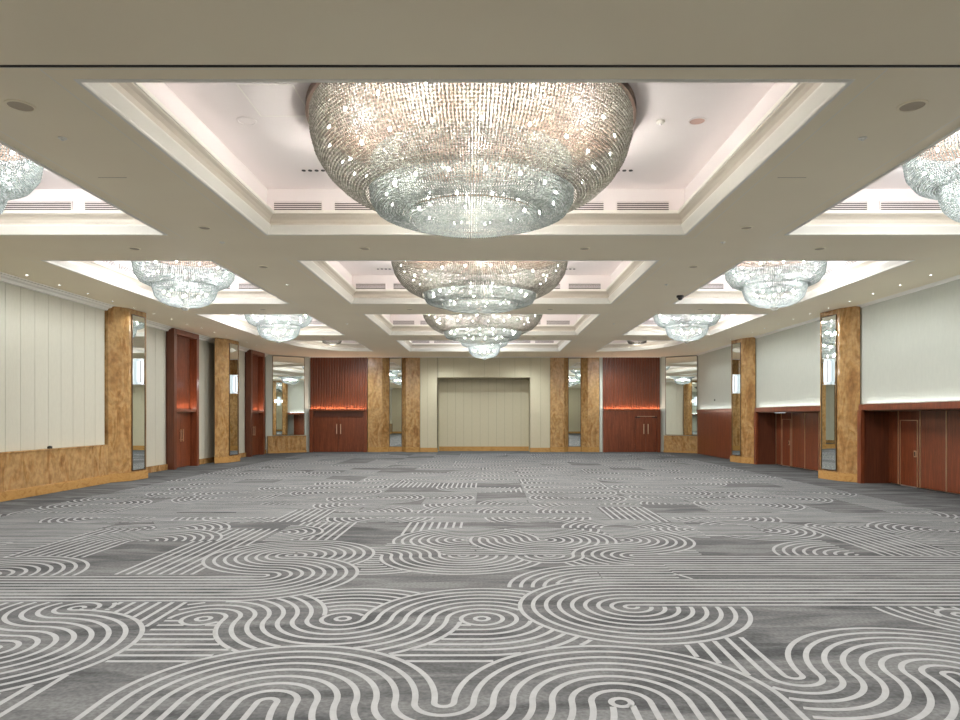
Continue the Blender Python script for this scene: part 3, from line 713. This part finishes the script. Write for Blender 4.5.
for k, (x, y, lab) in enumerate(sm):
    o = smallp if k == 0 else copy_tree(smallp)
    o.location = (x, y, RH); o.rotation_euler.z = .11 * k; tag(o, lab, 'chandelier', 'small round chandeliers')
    for a, b, z in ringpts(.7, H(3.7), 4, .3) + ringpts(.2, H(3.2), 2): point((x + a, y + b, RH + z), P_CHSMALL / 5 * (1.35 if z > H(3.3) else .85), (.97, .98, 1), .04)
# flush crystal fittings in the shortened corner coffers
def flush():
    t = empty('flush_light', (0, 0, RH))
    m = MB(); m.lathe([(.5, -.004), (.5, -.06), (.01, -.06)], 0, 0, 32); m.build('ceiling_plate', M['copper'], t)
    bead_tier('crystal_tier', [(.48, -.07), (.5, -.4), (.42, -.62), (.25, -.70), (.05, -.72)], 60, .045, t, 9)
    bulbs(t, ringpts(.25, -.3, 4)); return t
fp = flush()
for s, side in ((-1, 'left'), (1, 'right')):
    o = fp if s < 0 else copy_tree(fp); o.location = (s * 7.4, 33.0, RH); tag(o, 'small flush crystal light in the curved coffer at the far %s corner' % side, 'light', 'flush crystal lights')
    point((s * 7.4, 33.0, RH - .8), 20, WARM, .1)

# ---------------------------------------------------------------- ceiling fittings
def vent(loc, L, rz, label):
    t = empty('air_vent', loc, label, 'vent', 'slotted air vents in the coffers', rz)
    m = MB(); m.box(-L / 2, L / 2, -.012, -.002, 0, .16); m.build('backing', M['dark'], t)
    m = MB()
    for k in range(4): m.box(-L / 2, L / 2, -.03, -.012, .030 + k * .036, .044 + k * .036)
    m.build('slats', M['white'], t)
    m = MB(); m.box(-L / 2 - .02, -L / 2, -.032, -.002, -.015, .175); m.box(L / 2, L / 2 + .02, -.032, -.002, -.015, .175); m.box(-L / 2, L / 2, -.032, -.002, .16, .175); m.box(-L / 2, L / 2, -.032, -.002, -.015, 0)
    m.build('frame', M['white'], t); return t
rowname = {1: 'nearest', 2: 'second', 3: 'third', 4: 'farthest'}
for i in (1, 2, 3, 4):
    a, b = ROWS[i]
    for x0, x1, w_ in ((-3.72, -2.84, 'far left'), (-2.6, -.15, 'centre left'), (.15, 2.35, 'centre right'), (2.6, 3.55, 'far right')):
        vent(((x0 + x1) / 2, b - .002, CH + .43), x1 - x0, 0, 'slotted white air vent, %s, end of the %s centre coffer' % (w_, rowname[i]))
    if i < 4:
        for s, sd in ((-1, 'left'), (1, 'right')):
            for x0, x1, w_ in ((5.85, 7.2, 'inner'), (7.45, 9.2, 'outer')):
                vent((s * (x0 + x1) / 2, b - .002, CH + .43), x1 - x0, 0, 'slotted white air vent, %s, end of the %s %s coffer' % (w_, rowname[i], sd))
            if i > 1:
                for k in range(4):
                    vent((s * (SX1 - .002), a + .85 + k * 1.34, CH + .43), 1.1, R(-90) if s > 0 else R(90), 'slotted vent on the outer side of the %s %s coffer, %s from its near end' % (rowname[i], sd, ('first', 'second', 'third', 'fourth')[k]))
def disc(name, x, y, z, r, mt, label, cat, group=None, rim=True):
    t = empty(name, (x, y, z), label, cat, group)
    m = MB(); m.lathe([(r * .82, -.006), (.001, -.006)], 0, 0, 28); m.build('grille', mt, t)
    if rim: m = MB(); m.lathe([(r * .8, -.004), (r * .82, -.012), (r, -.008), (r, 0)], 0, 0, 28); m.build('rim', M['beam'] if z < 5.5 else M['white'], t)
    return t
for s, sd in ((-1, 'left'), (1, 'right')):
    disc('ceiling_speaker', s * 4.82, 7.35, CH, .15, M['grille'], 'round taupe ceiling speaker on the %s beam beside the nearest centre coffer' % sd, 'speaker', 'ceiling speakers')
for s, sd in ((-1, 'left'), (1, 'right')):
    for y_, w_ in ((12.1, 'nearer'), (15.25, 'farther')):
        disc('ceiling_speaker', s * 4.82, y_, CH, .11, M['grille'], 'small round taupe speaker on the %s long beam, %s one at the first crossing' % (sd, w_), 'speaker', 'small ceiling speakers')
disc('ceiling_speaker', -3.2, 9.66, RH, .14, M['white'], 'round white speaker in the left of the nearest centre coffer', 'speaker')
disc('ceiling_speaker', 3.2, 9.66, RH, .13, M['grille_pink'], 'round rose coloured speaker in the right of the nearest centre coffer', 'speaker')
t = empty('smoke_detector', (2.68, 9.66, RH), 'white smoke detector beside the rose speaker', 'detector')
m = MB(); m.lathe([(.06, 0), (.06, -.03), (.03, -.045), (.001, -.05)], 0, 0, 16); m.build('housing', M['cream'], t); m = MB(); m.lathe([(.02, -.045), (.02, -.07), (.001, -.07)], 0, 0, 10); m.build('sensor', M['white'], t)
rowd = {5.8: 'above the camera', 13.6: 'first cross beam', 21.3: 'second cross beam', 29.0: 'third cross beam', 36.6: 'back soffit, added to brighten the back'}  # fittings of the back soffit row are added to brighten that end
cols_ = {-6.85: 'outer left', -2.25: 'centre left', 2.15: 'centre right', 6.85: 'outer right'}
for x, y in DOWN:
    if y < 6: continue
    disc('downlight', x, y, CH, .11, M['grille'], 'recessed round downlight, %s one on the %s' % (cols_[x], rowd[y]), 'downlight', 'downlights of the cross beams')
for k, (x, y) in enumerate(WASH):
    sd = 'left' if x < 0 else 'right'
    t = empty('wall_washer', (x, y, CH), 'tiny bright spot lamp in the ceiling along the %s wall' % sd, 'spot lamp', 'spot lamps along the %s wall' % sd)
    m = MB(); m.lathe([(.045, 0), (.045, -.008), (.028, -.008), (.024, -.002)], 0, 0, 14); m.build('bezel', M['cream'], t)
    m = MB(); m.lathe([(.024, -.003), (.001, -.003)], 0, 0, 10); m.build('lens', M['led'], t)
for x, y, w_, lab in ((4.35, 20.9, .16, 'black dome camera under the beam right of the second centre coffer'),):
    t = empty('dome_camera', (5.55, 18.9, CH), lab, 'camera')
    m = MB(); m.lathe([(.10, 0), (.10, -.05), (.085, -.06), (.001, -.06)], 0, 0, 20); m.build('base', M['black'], t)
    m = MB(); m.lathe([(.07, -.06), (.06, -.10), (.03, -.125), (.001, -.13)], 0, 0, 16, ); m.build('dome', M['black'], t, smooth=True)
t = tag(MB().box(-12.2, 12.2, 6.50, 6.535, CH - .006, CH + .002).build('partition_track', M['dark']), 'thin dark partition track slot crossing the whole ceiling', 'track')
for s, sd, x in ((-1, 'left', -4.95), (1, 'right', 4.6)):
    m = MB(); m.box(x - .3, x + .1, 9.55, 9.565, CH - .003, CH + .001)
    tag(m.build('access_slot', M['grille']), 'thin access slot in the %s beam beside the nearest centre coffer' % sd, 'slot')
for x, y, sd in ((-2.75, 11.6, 'left'), (2.5, 11.6, 'right')):
    for i in (1, 2):
        t = empty('slot_light', (x, y + 7.75 * (i - 1), RH), 'row of four small dark ceiling jets, %s side of the %s centre coffer' % (sd, rowname[i]), 'ceiling fitting')
        for k in range(4): m = MB(); m.lathe([(.035, 0), (.035, -.012), (.001, -.012)], -.17 + k * .11, 0, 10); m.build('jet', M['black'], t)
# square access hatch outlined in the nearest coffer
m = MB(); x0, x1, y0, y1, zz = -2.95, -2.25, 8.6, 9.5, RH - .003
for a in ((x0, x1, y0, y0 + .012), (x0, x1, y1, y1 + .012), (x0, x0 + .012, y0, y1), (x1, x1 + .012, y0, y1)): m.box(*a, zz, RH)
tag(m.build('access_hatch', M['cream']), 'faint square hatch outline beside the white ceiling speaker', 'hatch')
# small sprinkler heads on the long beams
for k, (x, y) in enumerate(((-4.9, 8.2), (4.75, 8.2), (-4.9, 13.1), (4.75, 13.1), (-4.9, 17.3), (4.75, 17.3), (-4.9, 24.6), (4.75, 24.6))):
    t = empty('sprinkler', (x, y, CH), 'small taupe sprinkler head on the %s long beam, %s from the camera' % ('left' if x < 0 else 'right', ('first', 'second', 'third', 'fourth')[k // 2]), 'sprinkler', 'sprinklers of the long beams')
    m = MB(); m.lathe([(.05, 0), (.05, -.01), (.02, -.012), (.02, -.03), (.001, -.03)], 0, 0, 12); m.build('cap', M['cream'], t)
